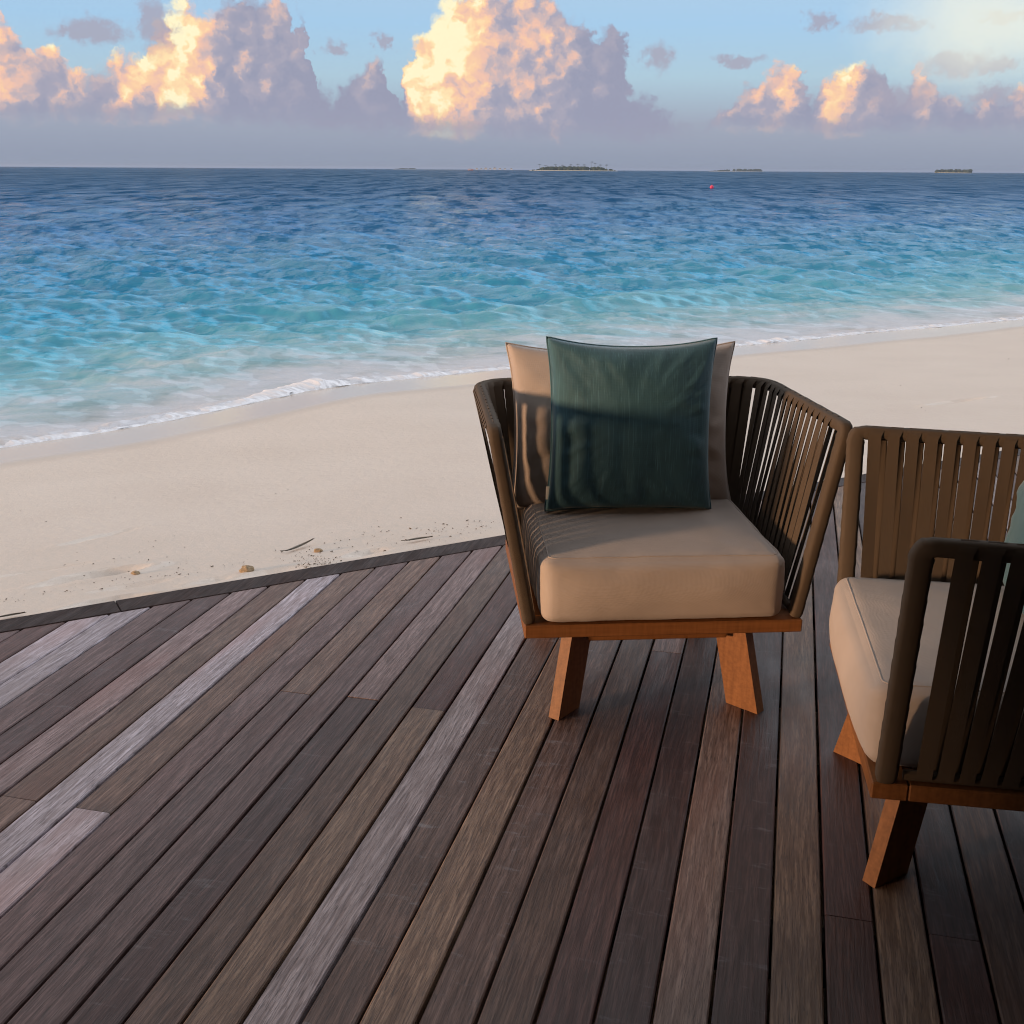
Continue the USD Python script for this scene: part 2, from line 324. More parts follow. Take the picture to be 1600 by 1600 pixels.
def water_mat():
    N = Net()
    pos = N.add('geometry') + '.position'
    off = N.add('attribute', attribute='offshore') + '.fac'          # metres from the edge of the sea
    wig = N.math('multiply', N.math('subtract', N.noise(pos, .35, 3, .55), .5), 2.6)
    d = N.math('add', off, N.math('multiply', wig, N.remap(off, 0.0, 6.0, .25, 1.6, 'linear')))
    ld = N.math('logarithm', N.math('maximum', d, .2), 2.718)
    lf = N.remap(ld, math.log(.2), math.log(400.0), 0, 1, 'linear')
    def at_(m): return (math.log(m) - math.log(.2)) / (math.log(400) - math.log(.2))
    col = N.ramp(lf, [(0, (.50, .45, .40)), (at_(.8), (.36, .41, .42)), (at_(2.2), (.21, .40, .44)), (at_(4.0), (.09, .34, .43)), (at_(7.0), (.030, .26, .40)), (at_(14), (.012, .185, .34)), (at_(30), (.005, .105, .25)), (at_(90), (.005, .068, .165)), (1, (.010, .060, .130))])
    # lace of foam in the shallows
    pw = N.vmath('add', pos, N.vmath('multiply', N.noise(pos, .9, 3, .6, 'color'), (1.3, 1.3, 0)))
    lace = N.add('voronoi_texture', {'vector': N.mapping(pw, (1.0, 1.0, 0), (0, 0, 0), (0, 0, .62))}, dimensions='2D', feature='distance_to_edge', scale=1.9, detail=2.0, roughness=.55) + '.distance'
    lace = N.remap(lace, .0, .16, 1.0, 0.0)
    fn = N.noise(N.mapping(pos, (.55, 1.0, 1), (0, 0, 0), (0, 0, -.62)), 1.3, 5, .65)
    zone = N.remap(d, .2, 5.2, 1.0, 0.0)
    soft = N.math('multiply', N.remap(N.math('add', fn, N.math('multiply', zone, .30)), .62, .88, 0, .75), zone)
    foam = N.math('maximum', N.math('multiply', N.math('multiply', lace, zone), N.remap(fn, .36, .66, .0, .85)), soft)
    edge = N.remap(off, .0, .55, .75, 0.0)
    foam = N.math('maximum', foam, N.math('multiply', edge, N.remap(N.noise(pos, 7, 4, .6), .35, .6, .45, 1.0)))
    bs = N.noise(N.mapping(pos, (1.0, 1.7, 1), (0, 0, 0), (0, 0, .25)), 3.6, 5, .60)
    bl = N.noise(N.mapping(pos, (.22, .5, 1), (0, 0, 0), (0, 0, .2)), 1.0, 5, .62)
    calm = N.remap(off, 8.0, 40.0, .30, 1.0, 'linear')
    h = N.math('add', N.math('multiply', bs, .055), N.math('multiply', bl, N.remap(off, 15.0, 80.0, .0, .42, 'linear')))
    b = N.add('bump', {'height': h, 'strength': calm}, distance=1.0)
    s1 = N.noise(N.mapping(pos, (.42, .075, 1), (0, 0, 0), (0, 0, .12)), 1.0, 6, .72)
    s2 = N.noise(N.mapping(pos, (1.5, .55, 1), (3, 1, 0), (0, 0, .12)), 1.0, 5, .70)
    s3 = N.noise(N.mapping(pos, (.11, .010, 1), (7, 2, 0), (0, 0, .1)), 1.0, 6, .72)
    near_ = N.remap(off, 15.0, 70.0, .75, .15, 'linear'); far_ = N.remap(off, 90.0, 350.0, 0.0, .6, 'linear')
    streak = N.add('mix_float', {'fac': far_, 'a': N.add('mix_float', {'fac': near_, 'a': s1, 'b': s2}) + '.result', 'b': s3}) + '.result'
    body = N.add('diffuse_bsdf', {'color': col, 'normal': b + '.normal'}) + '.BSDF'
    gl = N.add('glossy_bsdf', {'normal': b + '.normal'}, color=(1, 1, 1), roughness=.07, distribution='ggx') + '.BSDF'
    # a ruffled sea mirrors far less at a glancing view than still water does
    fr = N.math('minimum', N.math('multiply', N.add('fresnel', {'normal': b + '.normal'}, IOR=1.333) + '.fac', .8), N.math('multiply', N.remap(streak, .42, .60, .05, .50, 'linear'), N.remap(off, 20.0, 120.0, 1.0, .62, 'linear')))
    w = N.add('mix_closure', {'closure1': body, 'closure2': gl, 'fac': fr})
    fb = N.add('bump', {'height': N.noise(pos, 20, 4, .7)}, strength=.6, distance=.02)
    fo = N.add('principled_bsdf', {'normal': fb + '.normal'}, base_color=(.66, .67, .72), roughness=.6, specular_ior_level=.3)
    m = N.add('mix_closure', {'closure1': w + '.closure', 'closure2': fo + '.BSDF', 'fac': foam})
    return N.build('/World/Looks/sea_water', m + '.closure')

M = dict(deck=wood_deck_mat(), edge=wood_deck_mat('dark_edge_wood', .12), teak=teak_mat(), webbing=webbing_mat(), sand=sand_mat(), water=water_mat(),
         seat=fabric_mat('beige_canvas', (.46, .39, .345), 2400, .05),
         teal=fabric_mat('teal_silk', (.050, .130, .162), 2400, .10, True, .35, .48),
         tag=plain_mat('white_label', (.7, .7, .68)),
         beam=plain_mat('dark_joist_wood', (.035, .028, .024), .8, .3, 20),
         foam=plain_mat('sea_foam', (.78, .77, .79), .55, .4, 25, .06),
         leafgreen=plain_mat('far_foliage', (.045, .062, .035), .8, .2, .12, .45),
         strand=plain_mat('far_beach', (.5, .46, .38)),
         trunk=plain_mat('palm_trunk', (.12, .10, .08)),
         white=plain_mat('white_paint', (.78, .77, .74)),
         thatch=plain_mat('grey_thatch', (.20, .17, .14), .9, .2, 2),
         pink=plain_mat('pink_buoy_plastic', (.62, .06, .14), .5, .4),
         orange=plain_mat('orange_boat_paint', (.55, .16, .07), .5),
         drift=plain_mat('dry_litter', (.10, .075, .05), .8, .3, 60, .5),
         coral=plain_mat('coral_rubble', (.33, .24, .15), .9, .2, 80, .4),
         leaf=plain_mat('dry_leaf', (.26, .23, .19), .7, .3, 40, .3),
         ceiling=plain_mat('dark_ceiling_wood', (.14, .085, .05), .7, .3, 8, .2),
         plaster=plain_mat('terrace_wall_plaster', (.42, .37, .31), .9, .2, 4, .08))

# ------------------------------------------------------------------ beach and sea
SEA_Z, DECK_SAND_Z = -0.9, -0.22
FAS_A, FAS_B = at(0, 979, 0), at(1320, 752.5, 0)           # the deck's front edge (middle of its board)
fdir = (FAS_B - FAS_A)[:2]; fdir /= np.linalg.norm(fdir); fnor = np.array([-fdir[1], fdir[0]])   # along it, and out to the beach
shore_px = [(-250, 735), (-100, 715), (0, 697), (100, 684), (200, 669), (300, 647), (360, 636), (420, 622), (470, 609), (520, 599), (565, 598), (640, 591), (700, 584), (780, 577), (900, 566), (1020, 553), (1150, 540), (1250, 531), (1350, 520), (1450, 512), (1520, 505), (1600, 498), (1750, 485)]
sp = np.array([at(x, y, SEA_Z)[:2] for x, y in shore_px])
s_, d_ = sp @ fdir, sp @ fnor
o = np.argsort(s_); s_, d_ = s_[o], d_[o]
s_ = np.concatenate([[s_[0] - 400, s_[0] - 20], s_, [s_[-1] + 30, s_[-1] + 400]])
d_ = np.concatenate([[d_[0] - 30, d_[0] - .6], d_, [d_[-1] - 2.5, d_[-1] - 40]])
_fine = np.arange(s_[0], s_[-1], .1); _k = np.exp(-(np.arange(-12, 13) * .1 / .6) ** 2); _k /= _k.sum()
_sm = np.convolve(np.pad(PchipInterpolator(s_, d_)(_fine), 12, 'edge'), _k, 'valid')
shore = PchipInterpolator(_fine, _sm, extrapolate=True)
D_FAS = float(FAS_A[:2] @ fnor)
def offshore(x, y):
    """Metres beyond the edge of the sea (negative on land)."""
    s, d = x * fdir[0] + y * fdir[1], x * fnor[0] + y * fnor[1]
    return (d - shore(np.clip(s, s_[0], s_[-1]))) * .97
def sand_z(x, y):
    d = x * fnor[0] + y * fnor[1]; o = offshore(x, y)
    land = np.maximum(d - D_FAS, 0)
    t = np.clip(land / np.maximum(land - o, .1), 0, 1)
    z = DECK_SAND_Z + (SEA_Z - DECK_SAND_Z) * (t + .10 * np.sin(np.pi * t))
    return np.where(o > 0, SEA_Z - .10 * np.minimum(o, 1) - .11 * np.clip(o - 1, 0, 40), np.where(d < D_FAS, DECK_SAND_Z, z))

def stretch(fine, lo, hi, far, n):
    g = np.geomspace(.06, far, n)
    return np.concatenate([lo - np.cumsum(g)[::-1] if False else lo - g[::-1], np.arange(lo, hi, fine), hi + g])
def build_sand():
    ss = stretch(.06, -4.2, 22.0, 500, 34); dd = stretch(.03, D_FAS - .5, D_FAS + 10.5, 500, 34)
    S, Dd = np.meshgrid(ss, dd, indexing='ij')
    X, Y = S * fdir[0] + Dd * fnor[0], S * fdir[1] + Dd * fnor[1]
    Z = sand_z(X, Y); off = offshore(X, Y)
    P3 = np.stack([X, Y, 0 * X], -1)
    land = np.clip((Dd - D_FAS) / .4, 0, 1) * np.clip(-off / 2.0, 0, 1)
    Z += land * ((meshkit.fbm(P3 * .55, 3, 3) - .5) * .0015 + (meshkit.fbm(P3 * np.array([2.2, 3.4, 1]), 3, 9) - .5) * .0008)
    # rougher strip close to the deck, with an old tide line
    near = np.exp(-((Dd - D_FAS - .75) / .55) ** 2)
    Z += land * near * (meshkit.fbm(P3 * 7, 4, 21) - .5) * .014
    # footprints: shallow oval dents with a raised rim, as worn as those in the picture
    def dent(px, py, ang, L, W, depth, rim=.3):
        c = at(px, py, DECK_SAND_Z - .06)[:2]; ca, sa = math.cos(ang), math.sin(ang)
        a = (X - c[0]) * ca + (Y - c[1]) * sa; b = -(X - c[0]) * sa + (Y - c[1]) * ca
        r = np.sqrt((a / L) ** 2 + (b / W) ** 2)
        depth = depth * 1.2; return -depth * np.exp(-r ** 4) + rim * depth * np.exp(-((r - 1.35) / .3) ** 2)
    for px, py, ang, L, W, dp in [(155, 850, .5, .17, .07, .035), (95, 861, .5, .12, .05, .02), (165, 917, .5, .15, .06, .03), (240, 910, .5, .16, .05, .022), (658, 846, .5, .14, .05, .025), (700, 838, .5, .14, .05, .02), (575, 838, .4, .09, .04, .02), (150, 766, .9, .22, .03, .012), (420, 867, .5, .14, .03, .012), (60, 832, .5, .25, .03, .010), (1500, 585, .5, .3, .05, .02), (330, 880, .6, .10, .03, .012), (205, 880, .5, .16, .03, .012)]:
        Z += dent(px, py, ang, L, W, dp)
    wet = np.clip((off + 1.2 + .35 * (meshkit.fbm(P3 * .5, 2, 5) - .5)) / .4, 0, 1)
    m = trimesh.Trimesh(np.stack([X, Y, Z], -1).reshape(-1, 3), grid_faces(len(ss), len(dd)), process=False)
    if m.face_normals[0][2] < 0: m.invert()
    p = obj('beach', m, M['sand'], smooth=True, primvars={'wet': (F1, Vt.FloatArray.FromNumpy(wet.ravel().astype(np.float32)), 'vertex')})
    say(p, 'pale coral sand beach', None, None, 'structure')
build_sand()
fl = np.array([(x, y, -9.0) for x in np.linspace(-20000, 20000, 21) for y in np.linspace(-20000, 20000, 21)])
m = trimesh.Trimesh(fl, grid_faces(21, 21), process=False)
if m.face_normals[0][2] < 0: m.invert()
say(obj('ground', m, M['strand'], smooth=False), 'sandy sea bed and low land out to the horizon', None, None, 'structure')

def wave_height(X, Y, cell):
    """Wind sea from many sine trains; a train is left out where the sheet is too coarse to carry it."""
    r = np.random.default_rng(11); z = np.zeros_like(X); k = 0
    for lam in np.geomspace(.28, 13.0, 56):
        for rep in range(2):
            th = r.normal(math.radians(250), .75); amp = .0056 * min(lam, 1.5) ** .75 * (1.0 if lam < 3 else 1.25) * r.uniform(.6, 1.3)
            kx, ky = 2 * math.pi / lam * math.cos(th), 2 * math.pi / lam * math.sin(th)
            w = np.clip((lam / cell - .9) / 1.6, 0, 1)
            ph = kx * X + ky * Y + r.uniform(0, 6.28)
            z += amp * w * (np.sin(ph) + .22 * np.cos(2 * ph))
    return z
def build_water():
    a = np.radians(np.concatenate([np.arange(-100, -31, 1.5), np.linspace(-31, 31, 900), np.arange(32.5, 101, 1.5)]))
    h = EYE[2] - SEA_Z
    yy = np.concatenate([np.linspace(560, 2.0, 760)])                    # steps that look even from the terrace
    R = np.concatenate([np.linspace(4.5, 6.9, 12), h * FPX / yy, np.geomspace(h * FPX / 2.0 * 1.3, 20000, 14)]); R = np.unique(np.round(R, 4))
    Rr, A = np.meshgrid(R, a, indexing='ij'); X, Y = Rr * np.sin(A), Rr * np.cos(A)
    off = offshore(X, Y)
    cell = np.gradient(R)[:, None] * np.ones_like(A)
    ch = np.clip((off - .5) / 5.0, 0, 1)
    P3 = np.stack([X, Y, 0 * X], -1)
    gust = .6 + .9 * meshkit.fbm(P3 * .05, 3, 2)
    Z = SEA_Z + wave_height(X, Y, np.maximum(cell, .03)) * (.10 + .90 * ch) * np.clip((off + .4) / .8, 0, 1) * gust
    # low swells coming in along the beach
    s = X * fdir[0] + Y * fdir[1]
    for o0, s0, ls, amp, wd in [(4.6, 11.0, 4.2, .15, .42), (4.4, .5, 3.0, .10, .42), (2.2, 4.5, 2.2, .05, .22), (9.0, 6, 7, .08, .8), (2.0, -1.0, 2.4, .04, .22)]:
        c = o0 + .35 * np.sin(s * .55) + .45 * (meshkit.fbm(P3 * .3, 1, 17) - .5)
        Z += amp * np.exp(-((off - c) / wd) ** 2) * np.exp(-((s - s0) / ls) ** 2)
    # the thin wash runs up the sand and ends in a rounded lip
    Z += .035 * np.clip(1 - np.abs(off - .12) / .22, 0, 1) * meshkit.fbm(P3 * 4, 3, 8) * 1.6
    Z = np.where(off < 0, np.maximum(SEA_Z + .9 * off, SEA_Z - .6), Z)
    m = trimesh.Trimesh(np.stack([X, Y, Z], -1).reshape(-1, 3), grid_faces(len(R), len(a)), process=False)
    keep = (off.ravel()[m.faces] > -.8).any(1); m.update_faces(keep)
    if m.face_normals[100][2] < 0: m.invert()
    o2 = off.ravel()
    used_v = np.unique(m.faces); remap = -np.ones(len(o2), int); remap[used_v] = np.arange(len(used_v))
    m2 = trimesh.Trimesh(np.array(m.vertices)[used_v], remap[m.faces], process=False)
    p = obj('sea', m2, M['water'], smooth=True, primvars={'offshore': (F1, Vt.FloatArray.FromNumpy(o2[used_v].astype(np.float32)), 'vertex')})
    say(p, 'choppy turquoise to deep blue sea', None, None, 'structure')
build_water()

def build_foam():
    """The frothy lip of the wash: an uneven low ridge along the edge of the sea, with clumps where it breaks."""
    s = np.arange(-3.6, 24, .012); d = shore(s)
    x, y = s * fdir[0] + d * fnor[0], s * fdir[1] + d * fnor[1]
    nrm = np.stack([np.gradient(x), np.gradient(y)], 1); nrm = np.stack([-nrm[:, 1], nrm[:, 0]], 1); nrm /= np.linalg.norm(nrm, axis=1, keepdims=True)
    q = np.stack([s, 0 * s, 0 * s], 1)
    big = meshkit.fbm(q * 1.3, 3, 31); rough = meshkit.fbm(q * 7, 5, 32)
    burst = np.exp(-((s - 3.9) / .55) ** 2) * .8
    w = .04 + .13 * big + .13 * burst; h = (.009 + .028 * big) * (.25 + 1.2 * rough) * (1 + 1.8 * burst)
    a = np.linspace(0, np.pi, 9); V = []
    for j, t in enumerate(a):
        lump = 1 + .8 * (meshkit.fbm(np.stack([s * 8, np.full_like(s, j * .9), 0 * s], 1), 4, 41) - .5)
        off = (-np.cos(t)) * w * (lump if 0 < j < 8 else 1) + .35 * w
        V.append(np.stack([x + nrm[:, 0] * off, y + nrm[:, 1] * off, SEA_Z - .004 + np.sin(t) * h * lump * 1.15], 1))
    m = trimesh.Trimesh(np.stack(V, 1).reshape(-1, 3), grid_faces(len(s), 9), process=False)
    if m.face_normals[len(m.faces) // 4][2] < 0: m.invert()
    say(obj('wash_foam', m, M['foam'], smooth=True), 'white foam lip where the wash ends on the sand', 'foam', None, 'stuff')
build_foam()

# ------------------------------------------------------------------ islands, villas, boat and buoy far out
def island(px0, px1, py, dist, hgt, seed, palms, label, low=(.0, .0), beach=True):
    """A wooded island: a sand strand, a wood of lumpy crowns, and single palms above it."""
    r = np.random.default_rng(seed)
    a0, a1 = math.radians(azel(px0, py)[0]), math.radians(azel(px1, py)[0]); am = (a0 + a1) / 2
    Wd = dist * (math.tan(a1 - am) - math.tan(a0 - am)); c = np.array([dist * math.sin(am), dist * math.cos(am), SEA_Z])
    t = thing('island', label, 'island', c, -am)
    parent = str(t.GetPath())
    u = np.linspace(0, 2 * np.pi, 48, endpoint=False)
    rim = np.stack([Wd / 2 * np.cos(u), Wd * .22 * np.sin(u), 0 * u], 1)
    V = np.vstack([rim + [0, 0, -1], rim * .985 + [0, 0, .9], rim * .8 + [0, 0, 1.6], [[0, 0, 1.7]]]); n = 48
    f = [[i, (i + 1) % n, n + (i + 1) % n] for i in range(n)] + [[i, n + (i + 1) % n, n + i] for i in range(n)]
    f += [[n + i, n + (i + 1) % n, 2 * n + (i + 1) % n] for i in range(n)] + [[n + i, 2 * n + (i + 1) % n, 2 * n + i] for i in range(n)] + [[2 * n + i, 2 * n + (i + 1) % n, 3 * n] for i in range(n)]
    obj('beach', trimesh.Trimesh(V, f, process=False), M['strand'], parent)
    crowns = []
    for k in range(int(Wd / 2.2)):
        x = r.uniform(-.47, .47); env = min(1, (x + .5) / (.02 + low[0]) if x < 0 else (.5 - x) / (.02 + low[1])) ** .7
        hh = hgt * env * r.uniform(.55, .95); rad = max(hh * .42, 1.5) * r.uniform(.8, 1.2)
        s = trimesh.creation.icosphere(2, 1.0); s.vertices *= 1 + .5 * (meshkit.fbm(s.vertices * 2.2 + r.uniform(0, 90, 3), 3, 5)[:, None] - .5)
        s.vertices *= [rad * 1.25, rad, rad * .8]; s.apply_translation([x * Wd, r.uniform(-.1, .1) * Wd, max(hh - rad * .8, 1.0)]); crowns.append(s)
        s2 = trimesh.creation.icosphere(1, 1.0); s2.vertices *= [rad * 1.2, rad, max(hh, 2) * .55]; s2.apply_translation([x * Wd, r.uniform(-.1, .1) * Wd, max(hh, 2) * .4]); crowns.append(s2)
    say(obj('woodland', cat_(crowns), M['leafgreen'], parent, smooth=False), kind='stuff')
    for k, (fx, ph) in enumerate(palms):
        x = (fx - .5) * Wd; fr = []
        for j in range(11):
            an = j / 11 * 6.283 + r.uniform(-.2, .2); L = 4.2 * r.uniform(.8, 1.15)
            tt = np.linspace(0, 1, 5); pth = np.stack([np.cos(an) * L * tt, np.sin(an) * L * tt, 1.7 * tt - 3.0 * tt ** 2], 1) + [x, 0, ph]
            fr.append(sweep(pth, .9, .25, 4, up=(.01, .02, 1)))
        obj('palm_trunk', sweep(np.array([[x + .3, 0, 1], [x + .1, 0, ph / 2], [x, 0, ph]]), .5, .5, 6, up=(0, 1, 0)), M['trunk'], parent)
        obj('palm_crown', cat_(fr), M['leafgreen'], parent, smooth=False)
island(826, 966, 265, 2900, 12.0, 1, [(.12, 15), (.19, 13), (.30, 15), (.38, 14), (.47, 15), (.55, 16.5), (.62, 15), (.705, 22), (.74, 19), (.80, 15), (.87, 15)], 'low wooded palm island with a taller palm clump, largest on the horizon', (.22, .22))
island(1108, 1194, 266, 6000, 14.0, 2, [], 'long faint wooded island on the horizon beyond the pink buoy', (.45, .06))
island(1460, 1520, 268, 4300, 14.5, 3, [], 'small blocky wooded island at the right end of the horizon', (.06, .04))
island(614, 652, 262, 7800, 9.5, 4, [], 'faintest low island on the horizon left of the white villas', (.35, .12))
def villas():
    r = random.Random(3)
    spots = [(745, 1.0), (752, .8), (759, 1.2), (766, .9), (773, 1.3), (781, 1.0), (789, .8), (799, .9)]
    where = ['at the end nearest the orange boat', 'second from the orange boat', 'third from the orange boat', 'fourth from the orange boat', 'tallest of its row, middle of the row', 'third from the end nearest the palm island', 'second from the end nearest the palm island', 'set apart, nearest the palm island']
    dist = 3600
    for (px, sc), w in zip(spots, where):
        a = math.radians(azel(px, 265)[0]); c = (dist * math.sin(a), dist * math.cos(a), SEA_Z)
        t = thing('water_villa', 'white villa on the horizon, ' + w, 'villa', c, -a, 'white villas on the horizon'); p = str(t.GetPath())
        W = 7 * sc
        obj('wall', chamfer_box((W, 5, 2.6 * sc), .05, (0, 0, 2.2 + 1.3 * sc)), M['white'], p)
        obj('roof', hull([(-W * .62, -3.4, 2.2 + 2.6 * sc), (W * .62, -3.4, 2.2 + 2.6 * sc), (W * .62, 3.4, 2.2 + 2.6 * sc), (-W * .62, 3.4, 2.2 + 2.6 * sc), (-W * .2, 0, 2.2 + 4.6 * sc), (W * .2, 0, 2.2 + 4.6 * sc)]), M['thatch'], p)
        for x in (-W * .4, W * .4):
            for y in (-2, 2): obj('stilt', trimesh.creation.cylinder(.18, 3.4, 6, transform=trimesh.transformations.translation_matrix([x, y, .5])), M['trunk'], p)
villas()
def boat():
    a = math.radians(azel(735, 265)[0]); dist = 2400
    t = thing('fishing_boat', 'tiny orange boat on the horizon beside the white villas', 'boat', (dist * math.sin(a), dist * math.cos(a), SEA_Z), -a + .3); p = str(t.GetPath())
    hullp = [(-6, 0, 1.9), (-5, -1.3, 1.3), (-5, 1.3, 1.3), (5, -1.5, 1.2), (5, 1.5, 1.2), (7, 0, 2.6), (-4.5, -.6, -.4), (-4.5, .6, -.4), (5, -.6, -.4), (5, .6, -.4)]
    obj('hull', hull(hullp), M['orange'], p); obj('cabin', chamfer_box((4, 2, 2.0), .1, (-1, 0, 2.25)), M['white'], p); obj('roof', chamfer_box((5, 2.4, .2), .04, (-1, 0, 3.4)), M['orange'], p)
boat()
def buoy():
    c = at(1112, 294.5, SEA_Z); t = thing('buoy', 'round pink mooring buoy floating far out on the blue sea', 'buoy', c); p = str(t.GetPath())
    s = trimesh.creation.icosphere(3, .27); s.apply_translation([0, 0, .17]); obj('float', s, M['pink'], p, smooth=True)
    ring = trimesh.creation.torus(.07, .018, 16, 8); ring.apply_transform(trimesh.transformations.rotation_matrix(math.pi / 2, [1, 0, 0])); ring.apply_translation([0, 0, .49]); obj('mooring_ring', ring, M['trunk'], p, smooth=True)
    obj('collar', trimesh.creation.cylinder(.06, .06, 12, transform=trimesh.transformations.translation_matrix([0, 0, .44])), M['pink'], p)
buoy()

# ------------------------------------------------------------------ deck
AZ = math.radians(13.863)                         # the boards run this way
du = np.array([math.sin(AZ), math.cos(AZ)]); dn = np.array([math.cos(AZ), -math.sin(AZ)])
PITCH_B, GAP, O0, THK = 0.0996, 0.0062, -1.236, 0.026
deck = thing('deck', 'weathered hardwood deck of diagonal grey and brown boards', None, (0, 0, 0), math.pi / 2 - AZ, None, 'structure')
deckp = str(deck.GetPath())
def to_deck(x, y): return np.array([x * du[0] + y * du[1], -(x * dn[0] + y * dn[1])])     # deck's own axes: along, left
fa, fb = to_deck(*FAS_A[:2]), to_deck(*FAS_B[:2]); fd = (fb - fa) / np.linalg.norm(fb - fa); fn_ = np.array([-fd[1], fd[0]])
if fn_[0] < 0: fn_ = -fn_
FW = .112
def end_at(v, inset):                              # along-position of the front edge at cross-position v
    c = fa - fn_ * inset; return c[0] + fd[0] / fd[1] * (v - c[1])
def board(u0f, u1f, vl, vr, z0, z1, c=.0028, tilt=0.0):
    """One board between cross-positions vl (left) and vr; the ends follow u0f(v), u1f(v)."""
    prof = [(vl, z0), (vr, z0), (vr, z1 - c), (vr + (c if vr < vl else -c), z1), (vl - (c if vr < vl else -c), z1), (vl, z1 - c)]
    V, n = [], len(prof)
    us = np.linspace(0, 1, 7)
    for t in us:
        for v, z in prof: V.append((u0f(v) + (u1f(v) - u0f(v)) * t, v, z + (tilt * (v - (vl + vr) / 2) if z > z0 else 0)))
    f = grid_faces(len(us), n, False, True).tolist(); L = (len(us) - 1) * n
    for j in range(1, n - 1): f += [[0, j, j + 1], [L, L + j + 1, L + j]]
    m = trimesh.Trimesh(V, f, process=False); m.fix_normals(); return m
def deck_obj(name, mesh, tone, grey, wear, seed, mat='deck'):
    n = None
    p = obj(name, mesh, M[mat], deckp, smooth=False)
    k = len(UsdGeom.Mesh(p).GetPointsAttr().Get())
    api = UsdGeom.PrimvarsAPI(p)
    api.CreatePrimvar('tone', F3, 'vertex').Set(Vt.Vec3fArray.FromNumpy(np.tile(np.array(tone, np.float32), (k, 1))))
    api.CreatePrimvar('trait', F3, 'vertex').Set(Vt.Vec3fArray.FromNumpy(np.tile(np.array((seed, grey, wear), np.float32), (k, 1))))
    return p
TONES = {'light': ((.365, .355, .385), .8, .1), 'pale': ((.34, .275, .24), .3, .1), 'grey': ((.21, .160, .155), .5, .15), 'dgrey': ((.160, .108, .102), .22, .2), 'brown': ((.17, .112, .082), .2, .1),
         'red': ((.13, .066, .056), .12, .15), 'dark': ((.105, .060, .055), .15, .5), 'tan': ((.225, .165, .115), .12, .1), 'scuff': ((.165, .112, .090), .35, 1.0), 'wet': ((.085, .040, .030), .0, .1)}
row = {-11: 'red', -10: 'light', -9: 'light', -8: 'dgrey', -7: 'dark', -6: 'grey', -5: 'brown', -4: 'light', -3: 'grey', -2: 'dgrey', -1: 'grey', 0: 'dgrey', 1: 'grey', 2: 'brown', 3: 'brown', 4: 'light', 5: 'scuff', 6: 'tan', 7: 'scuff', 8: 'brown', 9: 'red', 10: 'dark', 11: 'pale', 12: 'dark', 13: 'tan', 14: 'red', 15: 'tan', 16: 'dark', 17: 'brown', 18: 'dark'}
joint = {-3: 1.96, -5: 1.962, -1: 2.64, 1: 2.655, 3: 2.64, 9: 3.19, 14: 1.993, 16: 1.984, -9: 1.3, 6: .6, 11: .62, 18: 2.65, -14: 2.6, 20: 1.97, 22: 3.1}
front = {-3: 'brown', -1: 'brown', 1: 'grey', 3: 'red', 9: 'grey', 14: 'red', 16: 'dark'}    # beyond the joint
near = {-3: 'light', -1: 'dgrey', 1: 'dark', 3: 'tan', 14: 'wet', 16: 'red'}
r = random.Random(21)
for k in range(-24, 29):
    o0 = O0 + PITCH_B * k
    vl, vr = -(o0 + GAP / 2) + r.uniform(-.0008, .0008), -(o0 + PITCH_B - GAP / 2) + r.uniform(-.0008, .0008)
    kind = row.get(k, r.choice(['grey', 'dgrey', 'brown', 'tan', 'dark', 'red', 'light']))
    endf = lambda v: end_at(v, FW / 2 + .002)
    start = lambda v: -3.2
    def emit(a, b, kd):
        tone, gr, wr = TONES[kd]; w = min(max((k + 4) / 18, 0), 1)      # roof shade put into the tone: boards darker and browner towards the right
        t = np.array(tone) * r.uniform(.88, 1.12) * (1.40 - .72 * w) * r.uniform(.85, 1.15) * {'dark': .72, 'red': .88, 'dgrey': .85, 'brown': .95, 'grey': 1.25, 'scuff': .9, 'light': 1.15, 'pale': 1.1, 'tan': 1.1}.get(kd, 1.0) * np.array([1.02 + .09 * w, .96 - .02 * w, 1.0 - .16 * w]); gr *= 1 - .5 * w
        zt = r.uniform(-.0008, .0008)
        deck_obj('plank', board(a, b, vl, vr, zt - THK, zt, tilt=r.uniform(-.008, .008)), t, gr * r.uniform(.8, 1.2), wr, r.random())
    if k in joint:
        j = joint[k]
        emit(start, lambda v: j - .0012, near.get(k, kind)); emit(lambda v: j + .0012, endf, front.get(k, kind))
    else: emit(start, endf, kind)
# edge board along the front, in three lengths, and the fascia below it
Lf = np.linalg.norm(fb - fa); ang = math.atan2(fd[1], fd[0])
def along_front(a, b, w, z0, z1, out=0.0):
    m = chamfer_box((b - a, w, z1 - z0), .003, ((a + b) / 2, 0, (z0 + z1) / 2))
    T = np.eye(4); T[:2, 0] = fd; T[:2, 1] = fn_ if fd[0] * fn_[1] - fd[1] * fn_[0] > 0 else -fn_; T[:2, 3] = fa + fn_ * out
    return m.apply_transform(T)
cuts = [-2.4, .37, 2.05, 4.3, 6.6]
for i in range(4): deck_obj('edge_board', along_front(cuts[i] + .001, cuts[i + 1] - .001, FW, -.024, .002), np.array((.055, .036, .032)) * (1.0, 1.1, .95, 1.05)[i], -.25, .1, .1 + .2 * i, 'edge')
for i in range(2): obj('fascia', along_front((-2.4, 2.05)[i], (2.04, 6.6)[i], .026, -.32, -.0265, .03), M['beam'], deckp)
